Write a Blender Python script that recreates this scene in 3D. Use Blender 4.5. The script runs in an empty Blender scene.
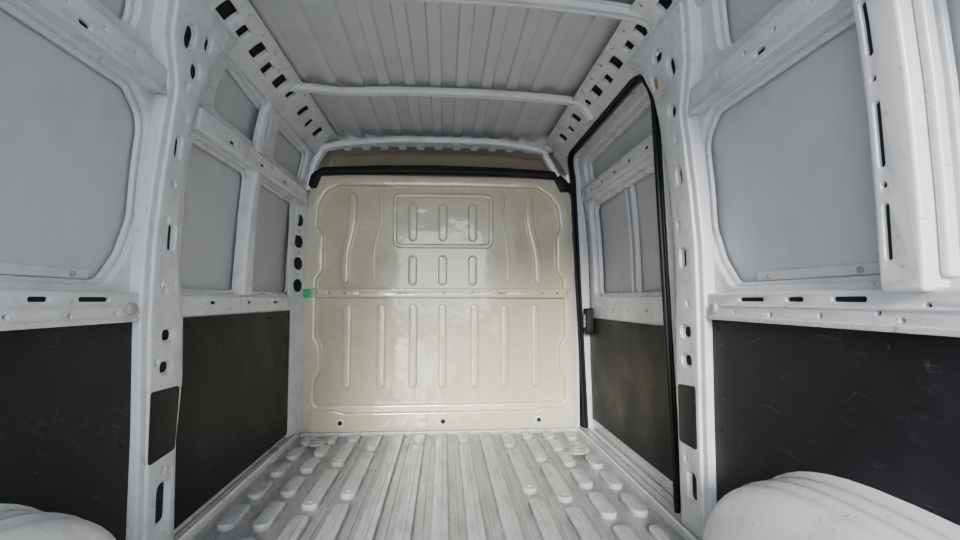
import bpy, bmesh, math, random
from mathutils import Vector, Euler
from mathutils.geometry import tessellate_polygon
random.seed(4)
COL=bpy.context.collection
X0=-.015
YR=-.65      # rear edge of van body
YF=3.10      # bulkhead plane
# ------------------------------------------------------------ materials
def newmat(n):
    m=bpy.data.materials.new(n); m.use_nodes=True
    nt=m.node_tree; b=nt.nodes['Principled BSDF']; return m,nt,b
def paint(n,base,dirt,lo=.52,hi=.78,amt=.35,rough=.38,scale=5.,coat=.0,bump=.02,streak=(1,1,1),zshade=None,spec=.5,speck=0):
    m,nt,b=newmat(n); N=nt.nodes; L=nt.links
    tc=N.new('ShaderNodeTexCoord'); mp=N.new('ShaderNodeMapping'); mp.inputs['Scale'].default_value=streak
    L.new(tc.outputs['Object'],mp.inputs[0])
    nz=N.new('ShaderNodeTexNoise'); nz.inputs['Scale'].default_value=scale; nz.inputs['Detail'].default_value=9; nz.inputs['Roughness'].default_value=.65
    L.new(mp.outputs[0],nz.inputs['Vector'])
    mr=N.new('ShaderNodeMapRange'); mr.inputs[1].default_value=lo; mr.inputs[2].default_value=hi; mr.inputs[4].default_value=amt
    L.new(nz.outputs['Fac'],mr.inputs[0])
    mx=N.new('ShaderNodeMix'); mx.data_type='RGBA'
    mx.inputs[6].default_value=(*base,1); mx.inputs[7].default_value=(*dirt,1)
    L.new(mr.outputs[0],mx.inputs[0]); outc=mx.outputs[2]
    if zshade:  # painted shade: low parts mixed towards a darker colour by height
        z0,z1,col,am=zshade
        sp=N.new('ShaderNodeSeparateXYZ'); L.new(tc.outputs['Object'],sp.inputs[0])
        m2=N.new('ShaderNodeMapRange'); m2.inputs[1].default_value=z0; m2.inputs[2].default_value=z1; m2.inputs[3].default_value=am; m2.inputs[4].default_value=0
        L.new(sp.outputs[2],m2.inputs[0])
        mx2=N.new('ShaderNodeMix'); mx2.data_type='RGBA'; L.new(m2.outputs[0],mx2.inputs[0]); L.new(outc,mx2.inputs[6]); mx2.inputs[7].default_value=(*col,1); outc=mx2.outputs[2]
    if speck:
        n4=N.new('ShaderNodeTexNoise'); n4.inputs['Scale'].default_value=38; n4.inputs['Detail'].default_value=4; n4.inputs['Roughness'].default_value=.7
        L.new(tc.outputs['Object'],n4.inputs['Vector'])
        m4=N.new('ShaderNodeMapRange'); m4.inputs[1].default_value=.63; m4.inputs[2].default_value=.71; m4.inputs[4].default_value=speck
        L.new(n4.outputs['Fac'],m4.inputs[0])
        mx4=N.new('ShaderNodeMix'); mx4.data_type='RGBA'; L.new(m4.outputs[0],mx4.inputs[0]); L.new(outc,mx4.inputs[6]); mx4.inputs[7].default_value=(.16,.13,.10,1); outc=mx4.outputs[2]
    L.new(outc,b.inputs['Base Color'])
    b.inputs['Specular IOR Level'].default_value=spec
    mr2=N.new('ShaderNodeMapRange'); mr2.inputs[1].default_value=.3; mr2.inputs[2].default_value=.7; mr2.inputs[3].default_value=rough-.08; mr2.inputs[4].default_value=rough+.15
    L.new(nz.outputs['Fac'],mr2.inputs[0]); L.new(mr2.outputs[0],b.inputs['Roughness'])
    b.inputs['Coat Weight'].default_value=coat; b.inputs['Coat Roughness'].default_value=.07; b.inputs['Coat IOR'].default_value=1.7
    bp=N.new('ShaderNodeBump'); bp.inputs['Strength'].default_value=bump*5; bp.inputs['Distance'].default_value=.01
    n2=N.new('ShaderNodeTexNoise'); n2.inputs['Scale'].default_value=7; n2.inputs['Detail'].default_value=2
    L.new(tc.outputs['Object'],n2.inputs['Vector']); L.new(n2.outputs['Fac'],bp.inputs['Height']); L.new(bp.outputs[0],b.inputs['Normal'])
    if coat: L.new(bp.outputs[0],b.inputs['Coat Normal'])
    return m
M_white=paint('white_van_paint',(.64,.655,.68),(.28,.25,.21),lo=.52,hi=.80,amt=.6,rough=.27,scale=7,speck=.6)
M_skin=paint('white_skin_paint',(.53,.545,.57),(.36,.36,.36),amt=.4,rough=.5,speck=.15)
M_roof=paint('roof_primer_paint',(.60,.61,.62),(.40,.39,.37),amt=.4,rough=.42,speck=.2)
M_floor=paint('scuffed_floor_paint',(.50,.515,.54),(.19,.18,.17),lo=.46,hi=.72,amt=.65,rough=.28,scale=9,streak=(2.2,.7,1),zshade=(-.024,-.006,(.17,.17,.175),.50),speck=.6)  # scuffs from noise; groove shade painted into the colour by height
M_cream=paint('cream_bulkhead_paint',(.57,.54,.395),(.42,.375,.26),amt=.4,rough=.25,coat=1.0,bump=.09,speck=.12)
M_dark=paint('black_parts_and_hole_shade',(.015,.015,.016),(.03,.028,.025),rough=.7,spec=.2)  # black parts, and the darkness inside holes done as colour
M_rub=paint('black_rubber',(.006,.006,.007),(.012,.012,.012),rough=.45,spec=.25)
M_olive=paint('cab_headliner_cloth',(.24,.205,.155),(.14,.12,.09),rough=.7)
M_metal=paint('zinc_bolt',(.33,.32,.29),(.25,.2,.15),rough=.35)
M_green=paint('green_tape',(.02,.38,.16),(.04,.3,.15))
M_rust=paint('orange_wax',(.42,.2,.06),(.2,.08,.03))
M_ground=paint('asphalt',(.22,.225,.235),(.18,.18,.18),rough=.9)
def lining():
    m=paint('black_plywood_lining',(.0095,.0105,.0135),(.028,.029,.032),lo=.45,hi=.8,amt=.7,rough=.5,scale=4,spec=.18)
    nt=m.node_tree;N=nt.nodes;L=nt.links;b=N['Principled BSDF']
    src=b.inputs['Base Color'].links[0].from_socket
    tc=N.new('ShaderNodeTexCoord')
    prev=src
    for sc,rot,pos,th in((2.3,.5,.60,.0035),(5.,1.1,.585,.004),(3.1,-.6,.44,.003)):
        mp=N.new('ShaderNodeMapping'); mp.inputs['Rotation'].default_value=(rot,0,0); mp.inputs['Scale'].default_value=(1,1,2.8)
        L.new(tc.outputs['Object'],mp.inputs[0])
        nz=N.new('ShaderNodeTexNoise'); nz.inputs['Scale'].default_value=sc; nz.inputs['Detail'].default_value=3
        L.new(mp.outputs[0],nz.inputs['Vector'])
        cr=N.new('ShaderNodeValToRGB'); e=cr.color_ramp.elements
        e[0].position=pos-th; e[0].color=(0,0,0,1); e[1].position=pos+th; e[1].color=(0,0,0,1)
        k=e.new(pos); k.color=(1,1,1,1)
        L.new(nz.outputs['Fac'],cr.inputs[0])
        n3=N.new('ShaderNodeTexNoise'); n3.inputs['Scale'].default_value=6+sc; L.new(tc.outputs['Object'],n3.inputs['Vector'])
        mr=N.new('ShaderNodeMapRange'); mr.inputs[1].default_value=.52; mr.inputs[2].default_value=.7; mr.inputs[4].default_value=.6
        L.new(n3.outputs['Fac'],mr.inputs[0])
        mu=N.new('ShaderNodeMath'); mu.operation='MULTIPLY'; L.new(cr.outputs[0],mu.inputs[0]); L.new(mr.outputs[0],mu.inputs[1])
        mx=N.new('ShaderNodeMix'); mx.data_type='RGBA'; mx.inputs[7].default_value=(.16,.15,.14,1)
        L.new(mu.outputs[0],mx.inputs[0]); L.new(prev,mx.inputs[6]); prev=mx.outputs[2]
    L.new(prev,b.inputs['Base Color'])
    return m
M_lin=lining()
# ------------------------------------------------------------ helpers
def empty(n,parent=None):
    o=bpy.data.objects.new(n,None); o.empty_display_size=.1; COL.objects.link(o)
    if parent: o.parent=parent
    return o
def fin(n,bm,mat,parent=None,ang=38):
    bmesh.ops.remove_doubles(bm,verts=bm.verts,dist=1e-5)
    bmesh.ops.recalc_face_normals(bm,faces=bm.faces)
    m=bpy.data.meshes.new(n); bm.to_mesh(m); bm.free()
    m.shade_smooth(); m.set_sharp_from_angle(angle=math.radians(ang))
    m.materials.append(mat)
    o=bpy.data.objects.new(n,m); COL.objects.link(o)
    if parent: o.parent=parent
    return o
KN=[(0,.905),(.85,.905),(1.0,.903),(1.2,.895),(1.35,.882),(1.5,.863),(1.6,.845),(1.7,.822),(1.79,.795)]
def hw(z):
    if z<=0: return .905
    for (a,b),(c,d) in zip(KN,KN[1:]):
        if z<=c: return b+(d-b)*(z-a)/(c-a)
    return .795-(z-1.79)*.4
def area(l): return sum(a[0]*b[1]-b[0]*a[1] for a,b in zip(l,l[1:]+l[:1]))
def orient(l,ccw): return list(l) if (area(l)>0)==ccw else list(reversed(l))
def off(l,d):
    out=[];n=len(l)
    for i in range(n):
        p=Vector(l[i-1]);q=Vector(l[i]);r=Vector(l[(i+1)%n])
        a=(q-p);b=(r-q)
        if a.length<1e-9 or b.length<1e-9: out.append(tuple(q)); continue
        a.normalize();b.normalize()
        na=Vector((-a.y,a.x));nb=Vector((-b.y,b.x)); m=na+nb
        if m.length<1e-6: m=na
        m.normalize(); k=max(.5,m.dot(na)); q2=q+m*(d/k); out.append((q2.x,q2.y))
    return out
def rp(pts,r,seg=5):
    n=len(pts); rs=r if isinstance(r,(list,tuple)) else [r]*n; out=[]
    for i in range(n):
        p=Vector(pts[i-1]);q=Vector(pts[i]);s=Vector(pts[(i+1)%n]); rr=rs[i]
        if rr<=0: out.append((q.x,q.y)); continue
        a=(p-q);b=(s-q);la=a.length;lb=b.length;a.normalize();b.normalize()
        ang=a.angle(b)
        if ang>3.1: out.append((q.x,q.y)); continue
        t=min(rr/math.tan(ang/2),la*.49,lb*.49)
        A=q+a*t;B=q+b*t
        for k in range(seg+1):
            u=k/seg; P=A*(1-u)**2+q*(2*u*(1-u))*1.0+B*u*u
            out.append((P.x,P.y))
    return out
def rect(x0,y0,x1,y1,r=0,seg=5):
    p=[(x0,y0),(x1,y0),(x1,y1),(x0,y1)]
    return rp(p,r,seg) if r else p
def oval(cx,cy,w,h,seg=16):
    r=min(w,h)/2; out=[]
    for k in range(seg):
        a=2*math.pi*k/seg+math.pi/seg
        x=r*math.cos(a);y=r*math.sin(a)
        x+=(w/2-r)*(1 if x>0 else -1); y+=(h/2-r)*(1 if y>0 else -1)
        out.append((cx+x,cy+y))
    return out
def plate(outer,holes,d0,h,b,fmap,cuts=(),bm=None,hb=.003):
    own=bmesh.new()
    loops=[(orient(outer,True),b)]+[(orient(x,False),min(b,hb)) for x in holes]
    tops=[]
    for l,bb in loops:
        bh=min(bb,h)
        rings=[(0,d0),(0,d0+h-bh),(.12*bb,d0+h-.45*bh),(.45*bb,d0+h-.12*bh),(bb,d0+h)]
        prev=None
        for o,d in rings:
            q=off(l,o) if o else l
            vs=[own.verts.new((p[0],p[1],d)) for p in q]
            if prev:
                for i in range(len(vs)):
                    j=(i+1)%len(vs)
                    try: own.faces.new((prev[i],prev[j],vs[j],vs[i]))
                    except ValueError: pass
            prev=vs
        tops.append(prev)
    flat=[v for t in tops for v in t]
    tri=tessellate_polygon([[Vector((v.co.x,v.co.y,0)) for v in t] for t in tops])
    for t in tri:
        try: own.faces.new([flat[i] for i in t])
        except ValueError: pass
    for c in cuts:
        bmesh.ops.bisect_plane(own,geom=own.verts[:]+own.edges[:]+own.faces[:],plane_co=(0,c,0),plane_no=(0,1,0))
    for v in own.verts: v.co=Vector(fmap(*v.co))
    if bm is None: return own
    m=bpy.data.meshes.new('t'); own.to_mesh(m); own.free(); bm.from_mesh(m); bpy.data.meshes.remove(m); return bm
CUTS=[k[0] for k in KN[1:-1]]
def WM(s): return lambda y,z,d:(X0+s*(hw(z)-d),y,z)
def BMp(y0): return lambda x,z,d:(x,y0-d,z)
def FM(x,y,d): return (x,y,d)
def wplate(n,s,outer,holes,d0,h,b,mat,parent=None,hb=.003):
    zs=[p[1] for p in outer]; cuts=[c for c in CUTS if min(zs)<c<max(zs)]
    return fin(n,plate(outer,holes,d0,h,b,WM(s),cuts,hb=hb),mat,parent)
def tube(n,pts,r,mat,parent=None,cyc=False,res=3):
    c=bpy.data.curves.new(n,'CURVE'); c.dimensions='3D'; c.bevel_depth=r; c.bevel_resolution=res; c.use_fill_caps=True
    sp=c.splines.new('POLY'); sp.points.add(len(pts)-1); sp.use_cyclic_u=cyc
    for p,q in zip(sp.points,pts): p.co=(*q,1)
    o=bpy.data.objects.new(n,c); COL.objects.link(o)
    dg=bpy.context.evaluated_depsgraph_get(); me=bpy.data.meshes.new_from_object(o.evaluated_get(dg))
    bpy.data.objects.remove(o); me.materials.clear(); me.materials.append(mat); me.shade_smooth()
    o=bpy.data.objects.new(n,me); COL.objects.link(o)
    if parent:o.parent=parent
    return o
def catmull(P,n=6):
    P=[Vector(p) for p in P]; Q=[2*P[0]-P[1]]+P+[2*P[-1]-P[-2]]; out=[]
    for i in range(1,len(Q)-2):
        a,b,c,d=Q[i-1:i+3]
        for k in range(n):
            t=k/n; out.append(.5*((2*b)+(c-a)*t+(2*a-5*b+4*c-d)*t*t+(3*b-a-3*c+d)*t**3))
    out.append(P[-1]); return out
def bolts(n,pts,fmap,d,mat,parent,r=.008,h=.006):
    bm=bmesh.new()
    for (x,y) in pts:
        plate(oval(x,y,2*r,2*r,12),[],d,h,r*.4,fmap,bm=bm)
    return fin(n,bm,mat,parent)
def inset(h,d): return off(orient(h,True),d)
# ------------------------------------------------------------ walls
def win_near(dy): return rp([(1.385+dy,.85),(1.46+dy,.94),(1.505+dy,1.05),(1.505+dy,1.36),(1.41+dy,1.43),(.885,1.43),(.885,.85)],[.07,.12,.10,.10,.06,.04,.05],7)
WIN_REAR=rect(.0,.85,.785,1.43,.06)
WL1=rect(1.74,.84,2.26,1.40,.06)
WL2=rect(2.35,.84,2.97,1.40,.06)
UP1=rp([(.95,1.56),(1.38,1.56),(1.34,1.74),(.95,1.74)],.05)
UP0=rp([(.2,1.56),(.85,1.56),(.85,1.74),(.2,1.74)],.05)
UP2=rp([(1.82,1.53),(2.33,1.53),(2.35,1.70),(1.86,1.74)],.05)
UP3=rect(2.46,1.53,2.97,1.71,.05)
def side_wall(s,name,holes,extra=()):
    w=empty(name)
    wplate('inner_frame',s,rect(YR,0,YF+.02,1.79),list(holes)+list(extra),-.020,.020,.006,M_white,w,hb=.008)
    wplate('frame_step',s,rect(YR,0,YF+.02,1.79),[inset(h,.014) for h in holes]+list(extra),-.034,.012,.006,M_white,w,hb=.006)
    wplate('outer_skin',s,rect(YR,-.05,YF+.02,1.79),[],-.16 if extra else -.052,.01,.001,M_skin,w)
    if extra:
        for i,h in enumerate(holes):
            wplate(f'skin_panel_{i}',s,inset(h,-.03),[],-.052,.01,.001,M_skin,w)
    return w
WNL=win_near(.0); WNR=win_near(.055)
wl=side_wall(-1,'wall_left',[WNL,WIN_REAR,WL1,WL2,UP0,UP1,UP2,UP3])
wr=side_wall(1,'wall_right',[WNR,WIN_REAR,UP0,UP1],[rp([(1.80,.012),(3.02,.012),(3.02,1.735),(1.80,1.735)],[.0,.0,.12,.14],8)])
for s,w,W_ in((-1,wl,WNL),(1,wr,WNR)):
    wplate('window_lower_bead',s,rp([(.93,.865),(1.36,.865),(1.36,.892),(.93,.892)],.008),[],-.042,.008,.004,M_white,w)
    bolts('frame_bolts',[(.93,.878),(1.0,.878),(1.3,.878)],WM(s),-.034,M_metal,w,.007,.008)
def rail(name,s,y0,y1,z0,z1,holes,h=.03,d0=0,r=.012,b=.008,y_in=.012,par=None):
    e=empty(name,par)
    wplate('rail_face',s,rect(y0,z0,y1,z1,r),holes,d0,h,b,M_white,e)
    wplate('rail_hole_shade',s,rect(y0+y_in,z0+y_in,y1-y_in,z1-y_in),[],d0,h-.010,.001,M_dark,e)  # black sheet painted in as the shade inside the rail slots
    return e
for s,w in((-1,wl),(1,wr)):
    ye=1.50 if s<0 else 1.54
    hs=[oval(.62,.812,.10,.012),oval(.97,.812,.09,.012),oval(1.13,.812,.06,.012),oval(1.30,.812,.11,.012),oval(.80,.80,.012,.012),
        oval(1.05,.775,.012,.012),oval(1.22,.772,.014,.014),oval(.70,.775,.014,.014),oval(.85,.772,.01,.01),oval(.35,.81,.1,.01),oval(.90,.785,.012,.012),oval(1.38,.775,.012,.012)]
    rail('belt_rail',s,YR,ye,.752,.833,hs,h=.028,par=w)
    wplate('belt_lip',s,rect(YR,.748,ye,.762,.004),[],.028,.006,.003,M_white,w)
    wplate('belt_ridge',s,rect(YR,.790,ye-.1,.797,.003),[],.028,.004,.003,M_white,w)
    bolts('belt_bolt',[(ye-.06,.785)],WM(s),.028,M_metal,w,.018,.012)
    hs=[oval(y,1.485,.014,.012) for y in(.3,.5,.7,.98,1.1,1.22,1.34)]+[oval(.6,1.46,.05,.018),oval(1.16,1.46,.04,.014)]
    rail('cant_rail',s,YR,ye-.01,1.435,1.515,hs,h=.035,par=w)
    wplate('cant_rail_lip',s,rect(YR,1.432,ye-.01,1.448,.004),[],.035,.006,.003,M_white,w)
hs=[oval(1.95,.80,.05,.012),oval(2.3,.80,.05,.012),oval(2.65,.80,.08,.012),oval(2.1,.775,.012,.012),oval(2.5,.775,.012,.012),oval(2.85,.775,.012,.012)]
rail('belt_rail',-1,1.72,2.90,.752,.828,hs,h=.022,par=wl)
rail('cant_rail',-1,1.70,3.0,1.405,1.485,[oval(1.80+i*.16,1.46-.02*(i%2),.05 if i%2 else .016,.016) for i in range(7)],h=.035,par=wl)
# pillars ----------------------------------------------------
def pillar(s,outline,holes,patch,par):
    e=empty('van_pillar',par)
    wplate('pillar_face',s,outline,holes,0,.038,.008,M_white,e)
    wplate('pillar_hole_shade',s,inset(outline,.015),[],0,.032,.001,M_dark,e)  # black backing stands in for the shade within the pillar holes
    ri=inset(outline,.030)
    wplate('pillar_ridge',s,ri,[inset(h,-.006) for h in holes],.038,.010,.006,M_white,e)
    wplate('pillar_patch',s,patch,[],.049,.003,.002,M_lin,e)
    return e
def sh(l,d): return [(a+d,b) for a,b in l]
PO_L=rp([(1.50,0),(1.49,.40),(1.475,.74),(1.48,1.0),(1.50,1.30),(1.50,1.47),(1.42,1.60),(1.38,1.79),(1.82,1.79),(1.72,1.64),(1.67,1.47),(1.645,1.15),(1.66,.95),(1.705,.74),(1.715,.55),(1.69,.35),(1.70,0)],[0,.1,.1,.1,.1,.1,.1,0,0,.1,.1,.1,.1,.1,.1,.1,0],4)
hL=[rect(1.575,.12,1.635,.24,.02),oval(1.60,.70,.06,.034),oval(1.595,.60,.06,.034),rect(1.575,.97,1.61,1.05,.012),oval(1.57,.84,.014,.014),oval(1.62,.86,.012,.012),
    oval(1.58,1.30,.03,.07),oval(1.60,1.40,.014,.014),oval(1.57,1.50,.014,.014),oval(1.60,1.56,.05,.05),oval(1.53,1.64,.05,.07),oval(1.63,1.67,.035,.05),
    oval(1.60,.28,.014,.014),oval(1.55,.86,.012,.012),oval(1.58,1.18,.012,.012),oval(1.56,.46+.6,.010,.010),oval(1.54,.62,.012,.012),oval(1.64,.27,.012,.012)]
pillar(-1,PO_L,hL,rp([(1.515,.32),(1.655,.33),(1.67,.53),(1.515,.535)],.015),wl)
PO_R=rp([(1.53,0),(1.53,.40),(1.525,.74),(1.525,1.0),(1.54,1.25),(1.54,1.45),(1.46,1.58),(1.38,1.79),(1.90,1.79),(1.79,1.70),(1.745,1.58),(1.73,1.2),(1.72,.9),(1.735,.74),(1.735,.45),(1.725,0)],[0,.1,.1,.1,.1,.1,.1,0,0,.1,.1,.1,.1,.1,.1,0],4)
hR=[rect(1.56,.13,1.61,.22,.02),oval(1.60,.70,.06,.036),oval(1.60,.60,.06,.036),rect(1.585,.93,1.62,.99,.012),oval(1.58,.80,.012,.012),
    oval(1.59,1.25,.03,.06),oval(1.58,1.38,.014,.014),oval(1.58,1.48,.045,.04),oval(1.66,1.62,.035,.05),oval(1.53,1.62,.04,.06),oval(1.60,1.69,.06,.03),oval(1.62,1.08,.012,.012),oval(1.62,.26,.012,.012)]
pr=pillar(1,PO_R,[sh(h,.035) for h in hR],sh(rp([(1.54,.31),(1.66,.31),(1.66,.51),(1.54,.52)],.015),.035),wr)
wplate('wax_plug',1,oval(1.695,1.62,.026,.036),[],.03,.012,.004,M_rust,pr)
def DM(xa,ya,xb,yb):
    L_=math.hypot(xb-xa,yb-ya); tx,ty=(xb-xa)/L_,(yb-ya)/L_
    nx,ny=ty,-tx
    if ny>0: nx,ny=-nx,-ny
    return (lambda t,z,d:(xa+tx*t+nx*d,ya+ty*t+ny*d,z)),L_
for s,w in((-1,wl),(1,wr)):
    e=empty('front_pillar',w)
    if s<0: f_,L_=DM(X0-.915,2.92,X0-.862,3.10)
    else: f_,L_=DM(X0+.87,3.035,X0+.835,3.11)
    cx=L_/2
    hs=[oval(cx,.90+i*.135,L_*.55,.080) for i in range(5)]+[oval(cx,.966+i*.135,.02,.012) for i in range(4)] if s<0 else [oval(cx,.95,.016,.10),oval(cx,1.2,.016,.12),oval(cx,1.4,.016,.08)]
    fin('strip_face',plate(rect(0,0,L_,1.50,.004),hs,0,.012,.004,f_),M_white,e)
    fin('strip_hole_shade',plate(rect(.01,.8,L_-.01,1.49),[],-.005,.006,.001,f_),M_dark,e)  # dark sheet behind the holes, painted as their inner shade
    if s<0: fin('loom_tape',plate(rect(-.03,0,.03,.055,.006),[],0,.004,.002,lambda a,b,d:(X0-.845+a,3.06-d,.825+b)),M_green,e)
for s,w in((-1,wl),(1,wr)):
    e=empty('window_post',w)
    wplate('post_face',s,rect(.785,.825,.875,1.53,.01),[oval(.85,1.34,.014,.11),oval(.85,1.13,.014,.13),oval(.85,.94,.014,.11),oval(.85,1.24,.012,.012),oval(.85,1.03,.012,.012)],0,.048,.008,M_white,e)
    wplate('post_hole_shade',s,rect(.795,.85,.865,1.50),[],0,.040,.001,M_dark,e)  # shade in the post slots given by a black plate
    wplate('post_edge',s,rect(.765,.85,.785,1.45,.01),[],0,.02,.008,M_white,e)
e=empty('window_post',wl)
wplate('post_face',-1,rp([(2.22,.83),(2.32,.83),(2.32,1.41),(2.26,1.41)],.01),[],-.03,.055,.010,M_white,e)
wplate('post_face_b',-1,rect(2.335,.83,2.37,1.38,.01),[],-.03,.03,.01,M_white,e)
# lining panels ----------------------------------------------
def lin(s,y0,y1,z0,z1,yc=0,d=.004):
    e=empty('plywood_lining_panel')
    if z0==0:   # notched around the wheel arch
        arc=[(yc+.49*math.cos(math.pi*k/20),.39*math.sin(math.pi*k/20)**.8) for k in range(21)]
        o=[(y0,z1),(y0,0)]+arc[::-1]+[(y1,0),(y1,z1)]
    else: o=rect(y0,z0,y1,z1,.012)
    wplate('board',s,o,[],d,.009,.002,M_lin,e)
    pts=[(y,z) for y in (y0+.04,(y0+y1)/2+.25,y1-.04) for z in(z0+.08,z1-.03)] if z0 else [(y,z1-.03) for y in(y0+.1,.3,.9,y1-.04)]+[(y1-.04,.1),(y1-.04,.4)]
    bolts('screws',pts,WM(s),d+.009,M_dark,e,.008,.003)
lin(-1,YR,1.49,0,.748,.80)
lin(-1,1.735,2.91,.035,.748)
lin(1,YR,1.535,0,.748,.86)
# roof rails --------------------------------------------------
def RM(s):
    def f(y,w,d):
        x=.815-.135*w; z=1.745+.115*w+.02*math.sin(w*math.pi)
        return (X0+s*(x-d*.6),y,z-d*.75)
    return f
for s in(-1,1):
    e=empty('roof_rail')
    hs=[]
    ys=[-.3,-.05,.2,.5,.8,1.1,1.35,1.50,1.66,1.79,1.93,2.06,2.20,2.34,2.55,2.70,2.86]
    for i,y in enumerate(ys):
        k=(.046,.030,.040,.034)[i%4]; z0,z1=((.30,.66),(.36,.62),(.32,.70),(.28,.56))[i%4]
        if s>0: z0+=.06
        hs.append(rp([(y-k,z0),(y+k,z0),(y+k,z1),(y-k,z1)],.02) )
    hs+= [oval(y+.07,.82,.014,.08) for y in ys[7:]]
    fin('rail_face',plate(rect(YR,0,YF,1.0),hs,0,.020,.008,RM(s),[.25,.5,.75]),M_white,e)
    fin('rail_hole_shade',plate(rect(YR,.05,YF,.95),[],-.016,.012,.001,RM(s),[.25,.5,.75]),M_dark,e)  # black sheet put behind the roof rail slots as their shade
    fin('rail_flange',plate(rect(YR,.93,YF,1.0),[],.018,.010,.004,RM(s)),M_white,e)
# roof ---------------------------------------------------------
ce=empty('ceiling')
prof=[(-.90,1.72),(-.86,1.80),(-.80,1.875)]
def crown(x): return 1.888+.02*(1-(x/.8)**2)
pit=.128; x=-.77
xs=[]
while x<.77:
    xs+= [(x,crown(x)),(x+pit*.50,crown(x)),(x+pit*.56,crown(x)-.018),(x+pit*.94,crown(x)-.018)]
    x+=pit
prof+=xs+[(.80,1.875),(.86,1.80),(.90,1.72)]
bm=bmesh.new(); A=[bm.verts.new((X0+p[0],YR,p[1])) for p in prof]; B=[bm.verts.new((X0+p[0],YF+.5,p[1])) for p in prof]
for i in range(len(prof)-1): bm.faces.new((A[i],A[i+1],B[i+1],B[i]))
fin('roof_skin',bm,M_roof,ce,20)
def bow(y,path,w=.075,t=.03,lean=0):
    P=catmull(path,6); bm=bmesh.new(); prev=None
    sec=[(-w/2-.016,0),(-w/2-.016,.004),(-w/2-.003,.006),(-w/2+.003,t-.004),(-w/2+.008,t),(-.008,t),(-.004,t-.004),(.004,t-.004),(.008,t),(w/2-.008,t),(w/2-.003,t-.004),(w/2+.003,.006),(w/2+.016,.004),(w/2+.016,0)]
    for i,p in enumerate(P):
        a=P[max(0,i-1)];b=P[min(len(P)-1,i+1)]; tg=(b-a).normalized(); n=Vector((tg.y,-tg.x))
        k=min(1,max(0,(-p.x-.45)/.40)); yy=y-lean*k*k*(3-2*k)
        ring=[bm.verts.new((X0+p.x+n.x*d,yy+o,p.y+n.y*d)) for o,d in sec]
        if prev:
            for k in range(len(ring)-1): bm.faces.new((prev[k],prev[k+1],ring[k+1],ring[k]))
        prev=ring
    e=empty('roof_bow'); fin('bow_channel',bm,M_white,e,30)
bow(1.635,[(-.80,1.70),(-.78,1.78),(-.71,1.845),(-.35,1.880),(0,1.888),(.35,1.880),(.71,1.845),(.78,1.78),(.80,1.70)],.055,.020,.05)
bow(2.40,[(-.872,1.44),(-.862,1.56),(-.845,1.66),(-.812,1.76),(-.74,1.835),(-.35,1.870),(0,1.876),(.35,1.870),(.68,1.848),(.75,1.80),(.78,1.75)],.048,.024,.13)
bow(3.07,[(-.862,1.50),(-.84,1.62),(-.79,1.74),(-.72,1.80),(-.35,1.845),(0,1.852),(.35,1.845),(.64,1.80),(.69,1.74),(.76,1.62)],.06,.030)
# ------------------------------------------------------------ floor
fl=empty('floor')
bm=bmesh.new()
plate(rect(X0-.93,YR-.05,X0+.93,YF+.02),[],-.04,.016,.002,FM,bm=bm)
n=13
for i in range(n):
    xc=X0-.78+i*1.56/(n-1)
    w=.066
    if i in(0,12): segs=[(2.86,3.0),(2.62,2.78),(2.38,2.54),(2.12,2.30),(1.85,2.04),(1.45,1.75)]
    elif i in(1,11): segs=[(2.88,3.02),(2.66,2.82),(2.42,2.6),(2.14,2.34),(1.84,2.06),(1.2,1.76)]
    elif i in(2,10): segs=[(2.90,3.02),(2.50,2.84),(2.0,2.43),(.2,1.92)]
    elif i in(3,9): segs=[(2.75,3.02),(2.1,2.68),(.2,2.02)]
    elif i in(5,7): segs=[(2.86,3.02),(YR,2.79)]
    else: segs=[(YR,3.02)]
    for a,b in segs:
        plate(oval(xc,(a+b)/2,w,b-a,20),[],-.026,.024,.007,FM,bm=bm)
        if b-a>.3: plate(oval(xc,(a+b)/2,w*.28,b-a-.06,12),[],-.004,.006,.003,FM,bm=bm)
    # shallow stiffening bead in the valley
    if 2<i<12: plate(oval(xc-.065,1.3,.012,3.3,12),[],-.026,.007,.003,FM,bm=bm)
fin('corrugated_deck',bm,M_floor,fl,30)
for s in(-1,1):
    fin('edge_flange',plate(rect(X0+s*.905 if s<0 else X0+.855,YR,X0-.865 if s<0 else X0+.915,3.05,.005),[],-.024,.036,.012,FM),M_white,fl)
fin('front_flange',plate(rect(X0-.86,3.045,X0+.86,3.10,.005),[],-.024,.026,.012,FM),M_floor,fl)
for (x,y) in((-.72,2.85),(.715,2.60)):
    te=empty('tie_down_ring')
    pts=[(x+.035*math.cos(a),y+.028*math.sin(a),.010) for a in [k*math.pi/8 for k in range(16)]]
    tube('ring',pts,.006,M_metal,te,True)
    fin('cup',plate(oval(x,y,.10,.085,20),[oval(x,y,.05,.04,16)],-.010,.016,.008,FM),M_metal,te)
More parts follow.
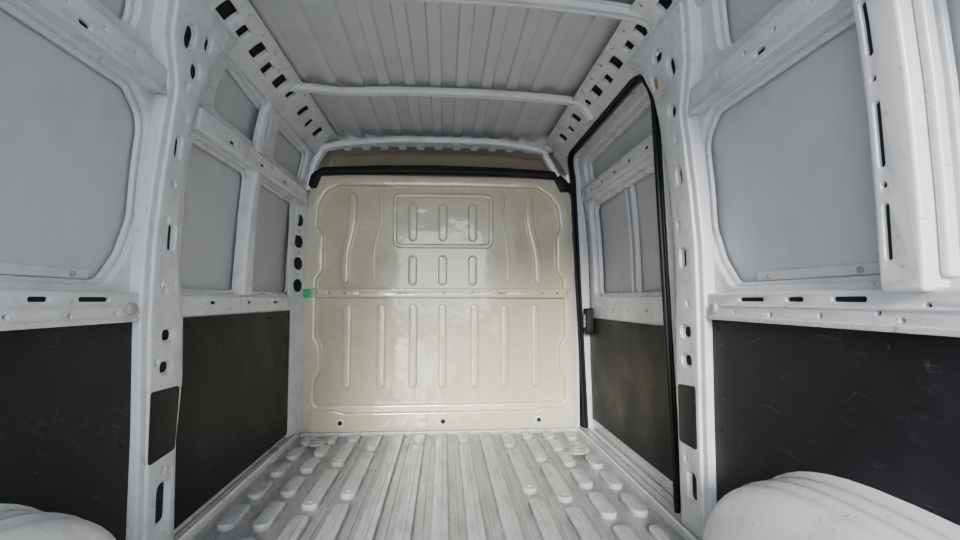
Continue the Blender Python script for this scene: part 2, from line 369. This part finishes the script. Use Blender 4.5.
# ------------------------------------------------------------ wheel arches
def arch(s,xin,yc,HT):
    bm=bmesh.new(); R=[];N=32
    for i in range(N+1):
        a=math.pi*i/N
        ca,sa=math.cos(a),math.sin(a)
        ex=.80
        py=(abs(ca)**ex)*(1 if ca>0 else -1); pz=abs(sa)**ex
        ring=[]
        M=26
        for k in range(M+1):
            t=k/M
            if t<.5: w=t/.5*.62; sc=1.0-.05*w
            else:
                b=(t-.5)/.5*math.pi/2; w=.62+.38*math.sin(b); sc=.969-.30*(1-math.cos(b))
            if w<.10: sc+=.03*(1-w/.10)
            bead=.007 if .16<w<.30 or .42<w<.56 else 0
            ring.append(bm.verts.new((X0+s*(.905-.0135-w*xin),yc+py*(.53*sc+bead*.5),max(-.026,pz*(HT*sc+bead)-.01))))
        ring.append(bm.verts.new((X0+s*(.905-.0135-xin),yc+py*.53*.45,max(-.026,pz*HT*.45-.01))))
        R.append(ring)
    for i in range(N):
        for k in range(len(R[0])-1): bm.faces.new((R[i][k],R[i][k+1],R[i+1][k+1],R[i+1][k]))
    bm.faces.new([r[-1] for r in R])
    fin('wheel_arch',bm,M_white,None,50)
arch(-1,.20,.78,.435);arch(1,.195,.86,.425)
# ------------------------------------------------------------ bulkhead
bk=empty('bulkhead')
def bx(u): return (u-444)*.00644+.012
def bz(v): return .81+(302-v)*.00644
BO=rp([(X0-.875,-.01),(X0+.875,-.01),(X0+.88,1.0),(X0+.855,1.45),(X0+.81,1.62),(X0-.83,1.62),(X0-.86,1.45),(X0-.88,1.0)],[.0,0,.1,.1,.03,.03,.1,.1])
fin('sheet',plate(BO,[],0,.01,.004,BMp(3.12)),M_cream,bk)
l=[(-.79,.16),(.79,.16),(.79,.30),(.755,.36),(.755,.52),(.79,.58),(.79,.74),(.78,.94),(.74,1.0),(.74,1.22),(.77,1.28),(.75,1.42),(.69,1.50),(.62,1.545),(-.66,1.545),(-.74,1.50),(-.78,1.42),(-.79,1.28),(-.75,1.22),(-.75,1.0),(-.79,.94),(-.79,.74),(-.79,.58),(-.755,.52),(-.755,.36),(-.79,.30)]
fin('frame',plate(inset(BO,.002),[rp([(X0+a,b) for a,b in l],.03,3)],.01,.030,.02,BMp(3.12),hb=.016),M_cream,bk)
bm=bmesh.new()
F=BMp(3.11)
for u in(347,380,411,440,472,502,533):
    z0,z1=(bz(388),.785)
    plate(oval(bx(u),(z0+z1)/2,.054,z1-z0,20),[],0,.026,.010,F,bm=bm)
for u in(410,440,470):
    plate(oval(bx(u),(bz(243)+bz(205))/2,.058,bz(205)-bz(243),20),[],0,.028,.010,F,bm=bm)
    plate(oval(bx(u),(.905+bz(257))/2,.058,bz(257)-.905,20),[],0,.026,.010,F,bm=bm)
ro=rect(bx(390),bz(250),bx(491),bz(194),.06,6)
plate(ro,[inset(ro,.028)],0,.018,.009,F,bm=bm,hb=.009)
def band(pts,w):
    P=catmull(pts,5); L_=[];R_=[]
    for i,p in enumerate(P):
        t=(P[min(i+1,len(P)-1)]-P[max(i-1,0)]).normalized(); n=Vector((-t.y,t.x))*w/2
        L_.append((p.x+n.x,p.y+n.y));R_.append((p.x-n.x,p.y-n.y))
    a=(P[0]-P[1]).normalized()*w*.4; b=(P[-1]-P[-2]).normalized()*w*.4
    return L_+[(P[-1].x+b.x,P[-1].y+b.y)]+R_[::-1]+[(P[0].x+a.x,P[0].y+a.y)]
plate(band([(bx(344),.93),(bx(344),1.10),(bx(350),1.30),(bx(351),1.48)],.05),[],0,.024,.010,F,bm=bm)
plate(band([(bx(537),.93),(bx(536),1.10),(bx(529),1.30),(bx(527),1.48)],.05),[],0,.024,.010,F,bm=bm)
plate(band([(bx(372),.93),(bx(372),1.13),(bx(378),1.32),(bx(377),1.50)],.016),[],0,.011,.005,F,bm=bm)
plate(band([(bx(506),.93),(bx(506),1.13),(bx(501),1.32),(bx(502),1.50)],.016),[],0,.011,.005,F,bm=bm)
fin('pressed_ribs',bm,M_cream,bk,50)
fin('cross_band',plate(rect(X0-.85,.825,X0+.85,.885,.01),[oval(bx(u),.855,.014,.014) for u in(330,360,470,555)]+[oval(bx(u),.855,.05,.012) for u in(400,500)],.012,.040,.008,BMp(3.12)),M_cream,bk)
fo=rp([(X0-.83,-.01),(X0+.83,-.01),(X0+.81,.12),(X0+.66,.135),(X0+.60,.115),(X0-.60,.115),(X0-.66,.135),(X0-.81,.12)],[0,0,.03,.03,.03,.03,.03,.03])
fin('foot_flange',plate(fo,[],.0,.050,.012,BMp(3.11)),M_cream,bk)
bolts('foot_washers',[(bx(u),.055) for u in(343,535)],BMp(3.06),0,M_white,bk,.026,.004)
bolts('foot_bolts',[(bx(u),.055) for u in(343,441,535)],BMp(3.06),0,M_dark,bk,.014,.012)
bolts('band_bolts',[(bx(u),.855) for u in(318,345,441,540,565)],BMp(3.07),0,M_metal,bk,.009,.008)
tb=[(X0-.86,1.52),(X0-.80,1.52),(X0-.77,1.60),(X0-.4,1.622),(X0,1.628),(X0+.4,1.622),(X0+.73,1.60),(X0+.77,1.52),(X0+.83,1.52),(X0+.81,1.59),(X0+.74,1.65),(X0+.4,1.668),(X0,1.675),(X0-.4,1.668),(X0-.76,1.65),(X0-.83,1.60)]
fin('top_seal_bar',plate(rp(tb,.012,3),[],0,.05,.010,BMp(3.09)),M_rub,bk)
cb=empty('cab_headliner')
fin('headliner_panel',plate(rect(-.95,1.45,.95,2.0),[],0,.01,.002,BMp(3.42)),M_olive,cb)
fin('headliner_roll',plate(rp([(-.80,1.60),(.76,1.60),(.70,1.76),(.3,1.79),(-.34,1.79),(-.74,1.76)],.03),[],0,.05,.03,BMp(3.20)),M_olive,cb)
fin('front_closing_panel',plate(rect(X0-1.05,-.06,X0+1.05,1.60),[],0,.01,.002,BMp(3.15)),M_dark,cb)
# ------------------------------------------------------------ sliding door
sd=empty('sliding_door')
DW=rp([(1.83,.83),(2.95,.83),(2.95,1.38),(2.90,1.42),(1.83,1.42)],.06)
DU=rp([(1.88,1.53),(2.94,1.53),(2.90,1.68),(1.90,1.69)],.05)
dout=rect(1.74,-.04,3.08,1.79)
wplate('door_frame',1,dout,[DW,DU],-.075,.03,.012,M_white,sd,hb=.01)
wplate('door_skin',1,rect(1.74,-.04,3.08,1.79),[],-.12,.01,.001,M_skin,sd)
wplate('door_step',1,dout,[inset(DW,.02),inset(DU,.016)],-.10,.023,.008,M_white,sd,hb=.006)
wplate('door_lining',1,rect(1.77,.075,2.98,.70,.015),[],-.044,.012,.003,M_lin,sd)
wplate('door_rail',1,rect(1.76,1.44,3.0,1.515,.012),[oval(2.0+i*.2,1.475,.04,.016) for i in range(5)],-.046,.025,.01,M_white,sd)
wplate('door_rail_hole_shade',1,rect(1.78,1.45,2.98,1.505),[],-.046,.017,.001,M_dark,sd)  # black strip added as painted shade in the door rail holes
wplate('glass_divider',1,rect(2.36,.85,2.385,1.41,.006),[],-.105,.022,.008,M_white,sd)
wplate('glass_divider_b',1,rect(2.46,.85,2.47,1.40,.003),[],-.105,.012,.004,M_white,sd)
bolts('door_bolts',[(1.95+i*.22,.76) for i in range(5)],WM(1),-.045,M_metal,sd,.008,.006)
f=WM(1)
fin('door_sill',plate(rect(X0+.915,1.70,X0+1.03,3.08,.003),[],-.035,.03,.008,FM),M_white,sd)
DOOR=rp([(1.80,-.03),(3.02,-.03),(3.02,1.735),(1.80,1.735)],[.02,.02,.12,.14],8)
sl=[p for p in DOOR if p[1]>0]
seal=[(3.015,-.01)]+[p for p in sl]+[(1.805,-.01)]
ds=empty('door_seal',sd)
tube('seal_tube',[f(y,z,.010) for y,z in seal],.011,M_rub,ds)
tube('seal_lip',[f(y-.006 if y>2.4 else y+.006,z-.006,-.006) for y,z in seal],.009,M_rub,ds)
wplate('latch_body',1,rect(2.93,.60,3.00,.76,.015),[],-.03,.045,.012,M_rub,ds)
wplate('latch_plate',1,rect(2.95,.64,2.98,.72,.01),[],.015,.006,.003,M_metal,ds)
bm=bmesh.new()
A=[bm.verts.new(f(y,z,.0)) for y,z in seal]; B=[bm.verts.new(f(y,z,-.05)) for y,z in seal]
for i in range(len(A)-1): bm.faces.new((A[i],A[i+1],B[i+1],B[i]))
fin('reveal_strip',bm,M_white,ds,60)
# ------------------------------------------------------------ ground
fin('ground',plate(rect(-12,-14,12,8),[],-.60,.02,.001,FM),M_ground)
# ------------------------------------------------------------ light
w=bpy.data.worlds.new('overcast_sky'); bpy.context.scene.world=w; w.use_nodes=True
nt=w.node_tree; bg=nt.nodes['Background']; bg.inputs[0].default_value=(.93,.965,1,1); bg.inputs[1].default_value=5.4
sun=bpy.data.lights.new('sun','SUN'); sun.energy=7.0; sun.angle=math.radians(14); sun.color=(1,.97,.93)
so=bpy.data.objects.new('sun',sun); COL.objects.link(so); so.rotation_euler=Euler((math.radians(72),0,math.radians(-8)))
# ------------------------------------------------------------ camera
cam=bpy.data.cameras.new('camera'); cam.lens=18; cam.clip_start=.02; co=bpy.data.objects.new('camera',cam)
COL.objects.link(co); bpy.context.scene.camera=co
co.location=(0,0,.81); co.rotation_euler=Euler((math.radians(93.6),0,math.radians(-4.2)))
